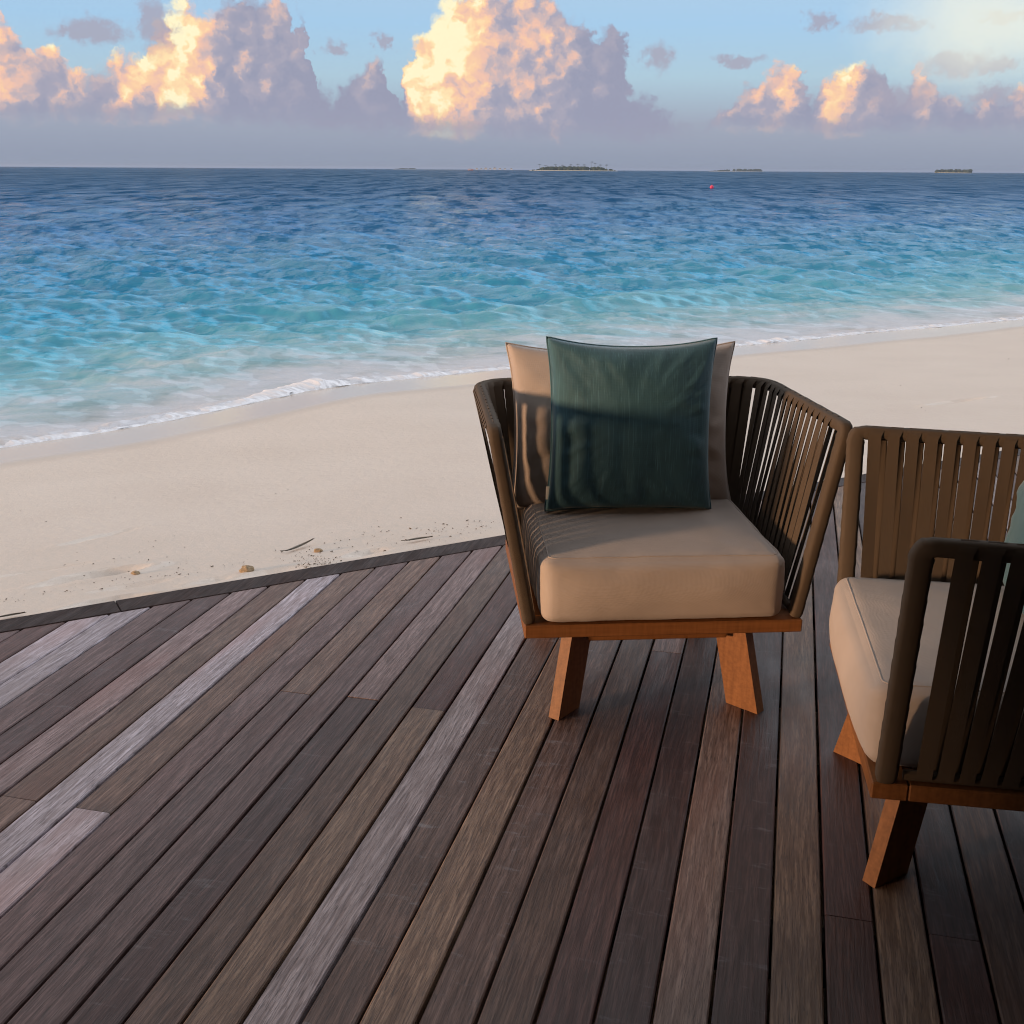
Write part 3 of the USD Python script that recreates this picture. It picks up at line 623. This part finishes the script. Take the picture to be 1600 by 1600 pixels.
for j, u in enumerate([-2.6, -1.9, -1.25, -.6, .05, .68, 1.32, 1.97, 2.63, 3.2, 3.85, 4.5]):
    lo = -3.3
    m = chamfer_box((.05, 6.2, .11), .003, (u, 0, -THK - .0025 - .056))
    m.vertices[:, 1] = np.where(m.vertices[:, 1] > 0, min(2.35, 2.35), m.vertices[:, 1])
    # keep the joist behind the front edge
    vmax = (u + .12 - (fa - fn_ * .1)[0]) * fd[1] / fd[0] + (fa - fn_ * .1)[1]
    if u > 2.4: m.vertices[:, 1] = np.clip(m.vertices[:, 1], -3.1, vmax)
    obj('joist', m, M['beam'], deckp)

# ------------------------------------------------------------------ armchair
CH = dict(a=.372, D=.72, zb=.253, zt=.289, bx=.358, by=.013, wf=.45, yf=.025, zf=.805, wr=.456, yr=.745, zr=.792)
def strap_loop(top_o, top_c, top_i, bot_o, bot_i, tang, width, up_out, seed):
    """One band of webbing: up the outside, over the rail, down the inside."""
    r = np.random.default_rng(seed)
    n = 9; pts = []
    for t in np.linspace(0, 1, n): pts.append(np.array(bot_o) * (1 - t) + np.array(top_o) * t)
    pts += [np.array(top_c) * .6 + np.array(top_o) * .4 + up_out * .55 + [0, 0, .0005], np.array(top_c), np.array(top_c) * .6 + np.array(top_i) * .4 - up_out * .55 + [0, 0, .0005]]
    for t in np.linspace(0, 1, n): pts.append(np.array(top_i) * (1 - t) + np.array(bot_i) * t)
    pts = np.array(pts); tang = np.asarray(tang, float)
    tw = np.concatenate([np.linspace(0, 1, n), [1, 1, 1], np.linspace(1, 0, n)])
    tg = np.gradient(pts, axis=0); tg /= np.linalg.norm(tg, axis=1, keepdims=True)
    twist = r.normal(0, .12) * np.sin(tw * np.pi) 
    nrm = np.cross(tg, tang); nrm /= np.linalg.norm(nrm, axis=1, keepdims=True)
    sd = tang[None] * np.cos(twist)[:, None] + nrm * np.sin(twist)[:, None]
    nn = np.cross(tg, sd)
    th = .0022; hw = width / 2
    prof = [(-hw, -th / 2), (-hw * .85, th / 2), (hw * .85, th / 2), (hw, -th / 2)]
    V = (pts[:, None] + np.array([[a] for a, b in prof])[None] * sd[:, None] + np.array([[b] for a, b in prof])[None] * nn[:, None]).reshape(-1, 3)
    m = trimesh.Trimesh(V, grid_faces(len(pts), 4, False, True), process=False); m.fix_normals(); return m

def make_chair(label, loc, yaw):
    c = CH; t = thing('armchair', label, 'armchair', loc, yaw, 'strap armchairs on the deck'); p = str(t.GetPath())
    a, D, zb, zt = c['a'], c['D'], c['zb'], c['zt']
    # teak base frame: four rails butted at the corners, and a slatted bottom
    w = .07
    obj('front_rail', chamfer_box((2 * a, w, zt - zb), .003, (0, w / 2, (zb + zt) / 2)), M['teak'], p)
    obj('back_rail', chamfer_box((2 * a, w, zt - zb), .003, (0, D - w / 2, (zb + zt) / 2)), M['teak'], p)
    for s in (-1, 1): obj('side_rail', chamfer_box((w, D - 2 * w - .002, zt - zb), .003, (s * (a - w / 2), D / 2, (zb + zt) / 2)), M['teak'], p)
    for k in range(6): obj('slat', chamfer_box((2 * a - 2 * w - .002, .06, .016), .002, (0, .125 + k * .094, zt - .014)), M['teak'], p)
    # splayed plank legs set diagonally
    e1 = np.array([.66, .75]); e1 /= np.linalg.norm(e1); e2 = np.array([e1[1], -e1[0]])
    for sx in (-1, 1):
        for sy in (0, 1):
            foot = np.array([-.254, .071]); top = foot + .062 * e1; pts = []
            for base, z in ((foot, 0.0), (top, zb - .002)):
                for l in (-.051, .051):
                    for q in (-.0165, .0165): pts.append((*(base + l * e1 + q * e2), z))
            pts = np.array(pts)
            # soften the long edges
            m = hull(pts); 
            m.vertices[:, 0] *= -sx
            if sy: m.vertices[:, 1] = D - m.vertices[:, 1]
            m.fix_normals(); 
            obj('leg', m, M['teak'], p)
    for sy in (0, 1):
        y = .098 if sy == 0 else D - .098
        obj('apron', chamfer_box((.385, .03, .046), .003, (0, y, zb - .025)), M['teak'], p)
    # wrapped tube frame: post up, rail round the back, post down
    bx, by, wf, yf, zf, wr, yr, zr = (c[k] for k in ('bx', 'by', 'wf', 'yf', 'zf', 'wr', 'yr', 'zr'))
    R, Q = .10, .024
    def arc(cx, cy, a0, a1, n): return [np.array([cx + R * math.cos(t), cy + R * math.sin(t), zr]) for t in np.linspace(a0, a1, n)]
    foot = np.array([bx, by + .014, zt + .002]); knee = np.array([wf, yf, zf]); far = np.array([wr, yr - R, zr])
    pu = (knee - foot) / np.linalg.norm(knee - foot); ru = (far - knee) / np.linalg.norm(far - knee)
    post = [foot + (knee - Q * pu - foot) * t for t in np.linspace(0, 1, 54)]
    bend = [(1 - t) ** 2 * (knee - Q * pu) + 2 * t * (1 - t) * knee + t * t * (knee + Q * ru) for t in np.linspace(0, 1, 8)[1:]]
    side = [knee + Q * ru + (far - knee - Q * ru) * t for t in np.linspace(0, 1, 26)[1:]] + arc(wr - R, yr - R, 0, math.pi / 2, 9)[1:]
    right = post + bend + side
    back = [np.array([x, yr, zr]) for x in np.linspace(wr - R, -(wr - R), 34)[1:-1]]
    path = np.array(right + back + [np.array([-q[0], q[1], q[2]]) for q in right[::-1]])
    t_ = np.gradient(path, axis=0); t_ /= np.linalg.norm(t_, axis=1, keepdims=True)
    out = np.zeros_like(path); k1 = len(post) + len(bend) + 25
    out[:k1] = [1, 0, 0]; out[-k1:] = [-1, 0, 0]
    for k in range(k1, len(path) - k1):
        if path[k][1] < yr - 1e-4: out[k] = [(path[k][0] - math.copysign(wr - R, path[k][0])) / R, (path[k][1] - (yr - R)) / R, 0]
        else: out[k] = [0, 1, 0]
    out -= (out * t_).sum(1, keepdims=True) * t_; out /= np.linalg.norm(out, axis=1, keepdims=True)
    oth = np.cross(t_, out)
    # the wound webbing shows as shallow rings
    ringed = 1 + .05 * ((np.arange(len(path)) % 5) / 4.0); ringed[len(post) - 1] = ringed[-len(post)] = 1.09; ringed[len(right):-len(right)] = 1.0 + .03 * (np.arange(len(back)) % 2)
    ringed[0] = ringed[-1] = .85
    sides = 14; an = np.arange(sides) * 2 * np.pi / sides
    cx = np.sign(np.cos(an)) * np.abs(np.cos(an)) ** .65; cy = np.sign(np.sin(an)) * np.abs(np.sin(an)) ** .65
    hw = np.full(len(path), .0172)[:, None] * ringed[:, None]; hh = np.where(np.abs(t_[:, 2]) > .5, .0205, .0165)[:, None] * ringed[:, None]
    V = (path[:, None] + (hw * cx)[..., None] * out[:, None] + (hh * cy)[..., None] * oth[:, None]).reshape(-1, 3); nV = len(V)
    f = grid_faces(len(path), sides, False, True); L = (len(path) - 1) * sides
    f = np.vstack([f] + [[[nV, (j + 1) % sides, j], [nV + 1, L + j, L + (j + 1) % sides]] for j in range(sides)])
    m = trimesh.Trimesh(np.vstack([V, path[0], path[-1]]), f, process=False); m.fix_normals()
    obj('wrapped_tube_frame', m, M['webbing'], p, smooth=40)
    railpath = path[len(post) + len(bend) - 2: len(path) - len(post) - len(bend) + 2]
    # bottom rod that the straps return round
    zrod = zt + .014; xr = .355; yb = D - .02
    rod = [np.array([xr, y, zrod]) for y in np.linspace(.06, yb - .06, 12)] + [np.array([xr - .06 + .06 * math.cos(q), yb - .06 + .06 * math.sin(q), zrod]) for q in np.linspace(0, math.pi / 2, 6)[1:]]
    rod = np.array(rod + [np.array([-q[0], q[1], q[2]]) for q in rod[::-1]])
    obj('bottom_rod', sweep(rod, .022, .022, 10, (0, 0, 1), 1.0), M['webbing'], p)
    # straps: outside band upright, inside band leaning one pitch, so that they cover each other at half height
    def lerp_path(path, n):
        seg = np.linalg.norm(np.diff(path, axis=0), axis=1); cum = np.concatenate([[0], np.cumsum(seg)])
        return lambda s: np.array([np.interp(s * cum[-1], cum, path[:, k]) for k in range(3)])
    top = lerp_path(railpath[1:-1], 0); bot = lerp_path(rod, 0)
    NS = 48
    mid = np.array([0, D * .45])
    for k in range(NS):
        s = (k + .9) / (NS + .8); 
        ln = min(max((k + 1.4) / (NS + .8), 0), 1)
        T0, B0, B1, T2 = top(s), bot(s), bot(ln), top(ln)
        T1 = top(min(s + .002, 1)) - top(max(s - .002, 0)); T1 /= np.linalg.norm(T1)
        outv = np.array([T1[1], -T1[0], 0]); outv /= np.linalg.norm(outv)
        if outv[:2] @ (T0[:2] - mid) < 0: outv = -outv
        width = .0302 + .0012 * math.sin(k * 2.3)
        m = strap_loop(T0 + outv * .0216 - [0, 0, .004], (T0 + T2) / 2 + [0, 0, .0172], T2 - outv * .0216 - [0, 0, .004], B0 + outv * .013, B1 - outv * .013, T1, width, outv * .0145, 100 + k)
        obj('strap', m, M['webbing'], p, smooth=50)
    return t
C1, Y1 = (.406, 2.712, 0), .077
C2, Y2 = (.767, 2.285, 0), -1.732
chair = make_chair('brown strap armchair with teak legs facing the camera by the deck edge', C1, Y1)
copy(chair, 'brown strap armchair with teak legs turned sideways, cut off by the right edge', C2, Y2)

def rounded_cushion(w, d, h, rad, crown, seed, n=26):
    """A boxy cushion with soft edges, a crowned top and slightly bulging sides, 0..h high, front at y = 0."""
    b = trimesh.creation.box((2, 2, 2)); b = b.subdivide().subdivide().subdivide().subdivide().subdivide()
    v = np.array(b.vertices); half = np.array([w, d, h]) / 2
    # push grid lines towards the edges for crisper rounding
    v = np.sign(v) * np.abs(v) ** .72
    q = v * half; inner = half - rad
    c = np.clip(q, -inner, inner); dv = q - c; L = np.linalg.norm(dv, axis=1, keepdims=True)
    box_n = np.where(L > 1e-9, dv / np.maximum(L, 1e-9), 0)
    q = c + box_n * rad
    u, t, s = v[:, 0], v[:, 1], v[:, 2]
    ed = np.clip(1 - np.abs(u) ** 3, 0, 1) * np.clip(1 - np.abs(t) ** 3, 0, 1)
    q[:, 2] += np.where(s > 0, crown * ed * np.clip(s, 0, 1), 0)
    q[:, 1] += -np.where(t < 0, .026 * (1 - u ** 4) * (1 - s ** 2) * np.clip(-t, 0, 1), 0) + np.where(t > 0, .012 * (1 - s ** 2) * (1 - u ** 4), 0)
    q[:, 0] += np.sign(u) * .010 * (1 - s ** 2) * (1 - t ** 4) * np.abs(u)
    wr = meshkit.fbm(q * np.array([9, 9, 14]) + seed, 4, seed) - .5; wr2 = meshkit.fbm(q * np.array([26, 26, 8]) + seed, 3, seed + 3) - .5
    nrm = trimesh.Trimesh(q, b.faces, process=False).vertex_normals
    q = q + nrm * (wr * .007 + wr2 * .0022)[:, None]
    q += [0, d / 2, h / 2]
    return trimesh.Trimesh(q, b.faces, process=False)
def seam_loop(cover, w, d, inset):
    """A sewn seam that follows the cushion's top a little inside its edge."""
    from scipy.interpolate import griddata
    v = np.array(cover.vertices); up = v[v[:, 2] > .1]
    pts = []; X, Y, rad = w / 2 - inset, d / 2 - inset, .02
    for cx, cy, a0 in ((X - rad, Y - rad, 0), (-X + rad, Y - rad, math.pi / 2), (-X + rad, -Y + rad, math.pi), (X - rad, -Y + rad, 1.5 * math.pi)):
        for q in np.linspace(a0, a0 + math.pi / 2, 6): pts.append((cx + rad * math.cos(q), cy + rad * math.sin(q) + d / 2))
    pts = np.array(pts + [pts[0]]); out = []
    for i in range(len(pts) - 1):
        n = max(1, int(np.linalg.norm(pts[i + 1] - pts[i]) / .02)); out += [pts[i] + (pts[i + 1] - pts[i]) * j / n for j in range(n)]
    out = np.array(out); z = griddata(up[:, :2], up[:, 2], out, 'linear'); z = np.where(np.isnan(z), np.nanmean(z), z)
    return sweep(np.column_stack([out, z + .0002]), .0042, .0030, 6, (0, 0, 1), 1.0, closed=True)

def make_seat(label, loc, yaw):
    t = thing('seat_cushion', label, 'cushion', loc, yaw, 'seat cushions of the armchairs'); p = str(t.GetPath())
    w, d, h = .645, .645, .178
    cover = rounded_cushion(w, d, h, .030, .016, 4)
    obj('cover', cover, M['seat'], p, smooth=True)
    obj('seam', seam_loop(cover, w, d, .020), M['seat'], p, smooth=True)
    return t
def place(C, Y, x, y, z):
    c, s = math.cos(Y), math.sin(Y); return (C[0] + c * x - s * y, C[1] + s * x + c * y, z)
seat = make_seat('thick beige seat cushion in the armchair that faces the camera', place(C1, Y1, -.006, -.006, .292), Y1)
copy(seat, 'thick beige seat cushion in the sideways armchair cut by the right edge', place(C2, Y2, 0, -.006, .292), Y2)

def pillow_mesh(A, B, T, pinch, seed, n=72, ear=.045):
    """A filled square pillow standing in the xz plane, its pointed corners pulled out, front at -y."""
    g = np.linspace(-1, 1, n); g = np.sign(g) * np.abs(g) ** .85
    U, W = np.meshgrid(g, g, indexing='ij'); sheets = []
    for side in (-1, 1):
        x = A * U * (1 - pinch * (1 - W ** 2) * np.abs(U) ** 2); z = B * W * (1 - np.where(W > 0, 1.6, .45) * pinch * (1 - U ** 2) * np.abs(W) ** 2)
        cor = (np.abs(U) * np.abs(W)) ** 6; rnd = 1 - .014 * (np.abs(U) * np.abs(W)) ** 14; x = (x + np.sign(U) * ear * cor * .5) * rnd; z = (z + np.sign(W) * ear * cor * .5) * rnd
        prof = ((1 - U ** 2) * (1 - W ** 2)).clip(0) ** .34
        th = T * prof
        q = np.stack([x, z, np.full_like(x, side * 3.0)], -1)
        # puckers running in from the seams, strongest near the corners
        ang = np.arctan2(W, U); rr = np.maximum(np.abs(U), np.abs(W))
        puck = meshkit.fbm(np.stack([np.cos(ang) * 4.2 + seed, np.sin(ang) * 4.2, rr * 1.2 + side * 5], -1), 3, seed) - .5
        wr = meshkit.fbm(q * 6 + seed, 4, seed + 1) - .5; wr2 = meshkit.fbm(q * np.array([14, 30, 1]) + seed, 3, seed + 2) - .5
        edge = np.clip((rr - .35) / .5, 0, 1) * np.clip((1 - rr) / .22, 0, 1)
        th = th + (puck * .030 * edge + wr * .012 + wr2 * .004) * np.clip(prof * 1.4, 0, 1) ** 1.5
        sheets.append(np.stack([x, side * th, z], -1).reshape(-1, 3))
    f = grid_faces(n, n)
    m = trimesh.Trimesh(np.vstack(sheets), np.vstack([f, f[:, ::-1] + n * n]), process=False); m.merge_vertices(digits_vertex=6); m.fix_normals(); return m
def pillow_seam(m_A, m_B, pinch, ear):
    g = np.linspace(-1, 1, 40); P = []
    for U, W in [(g, -1 + 0 * g), (1 + 0 * g, g), (-g, 1 + 0 * g), (-1 + 0 * g, -g)]:
        x = m_A * U * (1 - pinch * (1 - W ** 2) * np.abs(U) ** 2); z = m_B * W * (1 - np.where(W > 0, 1.6, .45) * pinch * (1 - U ** 2) * np.abs(W) ** 2)
        cor = (np.abs(U) * np.abs(W)) ** 6; rnd = 1 - .014 * (np.abs(U) * np.abs(W)) ** 14; x = (x + np.sign(U) * ear * cor * .5) * rnd; z = (z + np.sign(W) * ear * cor * .5) * rnd
        P.append(np.stack([x, 0 * x, z], 1)[:-1])
    return sweep(np.vstack(P), .006, .006, 6, (0, 1, 0), 1.0, closed=True)
def set_xf(prim, loc, yaw, lean, roll):
    x = UsdGeom.Xformable(prim); x.ClearXformOpOrder()
    Mx = Gf.Matrix4d().SetRotate(Gf.Rotation(Gf.Vec3d(0, 1, 0), math.degrees(roll))) * Gf.Matrix4d().SetRotate(Gf.Rotation(Gf.Vec3d(1, 0, 0), -math.degrees(lean))) * Gf.Matrix4d().SetRotate(Gf.Rotation(Gf.Vec3d(0, 0, 1), math.degrees(yaw)))
    Mx.SetTranslateOnly(Gf.Vec3d(*loc)); x.MakeMatrixXform().Set(Mx)
def make_pillow(name, label, group, A, B, T, pinch, seed, mat, ear, tag):
    t = thing(name, label, 'pillow', group=group); p = str(t.GetPath())
    obj('cover', pillow_mesh(A, B, T, pinch, seed, ear=ear), mat, p, smooth=True)
    obj('piping', pillow_seam(A, B, pinch, ear), mat, p, smooth=True)
    if tag: obj('care_tag', chamfer_box((.016, .0016, .038), .0005, (-A * .975, -.010, -B * .80)), M['tag'], p)
    return t
bp = make_pillow('back_pillow', 'beige back pillow with pointed corners behind the teal pillow facing the camera', 'beige back pillows', .338, .242, .105, .055, 8, M['seat'], .026, False)
set_xf(bp, place(C1, Y1, -.035, .575, .690), Y1, .16, 0.0)
p2 = copy(bp, 'beige back pillow of the sideways armchair behind its teal pillow', (0, 0, 0), 0); set_xf(p2, place(C2, Y2, -.02, .585, .690), Y2, .16, .0)
tp = make_pillow('teal_pillow', 'dark teal silk pillow with a white tag, upright in the armchair facing the camera', 'teal pillows', .241, .245, .095, .058, 13, M['teal'], .016, True)
set_xf(tp, place(C1, Y1, -.034, .425, .728), Y1, .14, .012)
p2 = copy(tp, 'teal pillow in the sideways armchair, cut off by the right edge', (0, 0, 0), 0); set_xf(p2, place(C2, Y2, -.03, .43, .728), Y2, .16, .0)

# ------------------------------------------------------------------ litter on the sand
def sand_at(px, py):
    q = at(px, py, -.26)
    for _ in range(6): q = at(px, py, float(sand_z(np.array(q[0]), np.array(q[1]))))
    return q
def leaf(px, py, L, W, yaw, label, curl=.25):
    q = sand_at(px, py); t = np.linspace(0, 1, 12); hw = W * np.sin(np.pi * (.06 + .93 * t)) ** .8
    mid = np.stack([L * (t - .5), .06 * L * np.sin(t * 3), .012 + curl * L * (t - .45) ** 2], 1)
    V = np.vstack([mid + np.stack([0 * t, hw, .25 * hw], 1), mid, mid + np.stack([0 * t, -hw, .25 * hw], 1)])
    n = 12; f = []
    for a in (0, 1):
        for i in range(n - 1): f += [[a * n + i, a * n + i + 1, (a + 1) * n + i + 1], [a * n + i, (a + 1) * n + i + 1, (a + 1) * n + i]]
    V2 = np.vstack([V, V - [0, 0, .0015]]); k = len(V); f = f + [[c + k, b + k, a + k] for a, b, c in f]
    t_ = thing('dry_leaf', label, 'leaf', q, yaw); obj('blade', trimesh.Trimesh(V2, f, process=False), M['leaf'], str(t_.GetPath()), smooth=True)
    st = np.stack([np.linspace(-L * .7, L * .45, 8), .06 * L * np.sin(np.linspace(-.2, .95, 8) * 3), .014 + curl * L * (np.linspace(-.2, .95, 8) - .45) ** 2], 1)
    obj('stalk', sweep(st, .004, .004, 5, (0, 0, 1), 1.0), M['drift'], str(t_.GetPath()))
leaf(470, 858, .22, .012, 1.02, 'long narrow grey dry leaf lying on the sand near the deck')
leaf(655, 846, .14, .013, .45, 'broad dry leaf on the sand close to the armchair', .1)
leaf(18, 966, .12, .010, .5, 'dark dry leaf at the deck edge, far left', .1)
def rubble(px, py, size, label):
    q = sand_at(px, py); s = trimesh.creation.icosphere(3, 1.0); n = meshkit.fbm(s.vertices * 1.8 + px, 4, 3)
    s.vertices *= (.55 + .9 * n)[:, None] * np.array([size, size * .75, size * .55]); s.apply_translation([0, 0, size * .25])
    say(obj('coral_piece', s.apply_translation(q), M['coral'], smooth=60), label, 'coral')
rubble(386, 893, .034, 'knobbly brown coral piece on the sand beside the deck edge')
rubble(497, 862, .022, 'small dark coral scrap on the sand beside the long leaf')
rubble(212, 897, .020, 'tiny dark coral scrap on the sand left of the coral piece')
def litter():
    r = random.Random(9); ms = []
    def bit(px, py, k):
        q = sand_at(px, py); L = (.004 + .018 * r.random() ** 2.5) * k
        m = hull([[r.uniform(-.5, .5) * L, r.uniform(-.5, .5) * L * r.uniform(.15, .7), r.uniform(-.12, .2) * L] for _ in range(8)]); m.apply_transform(trimesh.transformations.rotation_matrix(r.uniform(0, 6.28), [0, 0, 1])); m.apply_translation(q + [0, 0, .004]); ms.append(m)
    for _ in range(260): bit(r.gauss(490, 22), r.gauss(882, 8), .8)
    for _ in range(130):
        x = r.uniform(430, 780); bit(x, 862 - (x - 480) * .13 + r.gauss(0, 9), 1)
    for _ in range(90):
        x = r.uniform(0, 420); bit(x, 940 - x * .155 + r.gauss(0, 4), .9)
    for _ in range(60): bit(r.uniform(100, 300), r.gauss(890, 9) - 5, .8)
    for _ in range(50): bit(r.uniform(0, 780), r.uniform(740, 880), .7)
    for _ in range(25): bit(r.uniform(1350, 1600), r.uniform(560, 665), 1.0)
    for _ in range(40): x = r.uniform(560, 780); bit(x, 832 - (x - 560) * .05 + r.gauss(0, 6), .9)
    say(obj('beach_litter', cat_(ms), M['drift'], smooth=False), 'dark bits of dry weed and twig scattered on sand', 'litter', None, 'stuff')
litter()

# ------------------------------------------------------------------ the terrace roof that shades the deck, behind and above the camera
roof = thing('terrace_roof', 'timber terrace roof over the seating', 'roof'); rp = str(roof.GetPath())
obj('boarding', chamfer_box((10.6, 7.8, .06), .01, (2.55, -1.5, 2.95)), M['ceiling'], rp)
for k in range(8): obj('rafter', chamfer_box((.09, 7.8, .16), .01, (-2.5 + k * 1.42, -1.5, 2.83)), M['ceiling'], rp)
obj('post', chamfer_box((.16, .16, 2.74), .01, (7.5, -3.4, 1.37)), M['ceiling'], rp)
wall = obj('terrace_wall', chamfer_box((9.5, .2, 3.3), .01, (2.6, -5.6, 1.35)), M['ceiling']); say(wall, 'timber terrace wall behind the seating', 'wall')
wall = obj('terrace_wall', chamfer_box((.16, 8.2, 3.1), .01, (2.35, -.9, 1.25)), M['ceiling']); say(wall, 'added unseen timber wall blocking the sky on the right', 'wall')  # unseen wall set close in to darken the right of the deck

# ------------------------------------------------------------------ air between here and the islands
hz = trimesh.creation.box((60400, 60400, 48)); hz.apply_translation([0, 0, -10.0 + 24.0])
HN = Net(); hv = HN.add('principled_volume', color=(.46, .56, .74), density=6.5e-5, anisotropy=.2)
say(obj('haze', hz, HN.build('/World/Looks/sea_air', None, hv + '.volume'), smooth=False), 'thin sea air', None, None, 'stuff')
wall = obj('terrace_wall', chamfer_box((.16, 5.8, 3.1), .01, (-2.7, -2.55, 1.25)), M['ceiling']); say(wall, 'added unseen timber wall blocking the low sun from behind left', 'wall')  # unseen wall added to shade the near arm of the right chair and lower deck
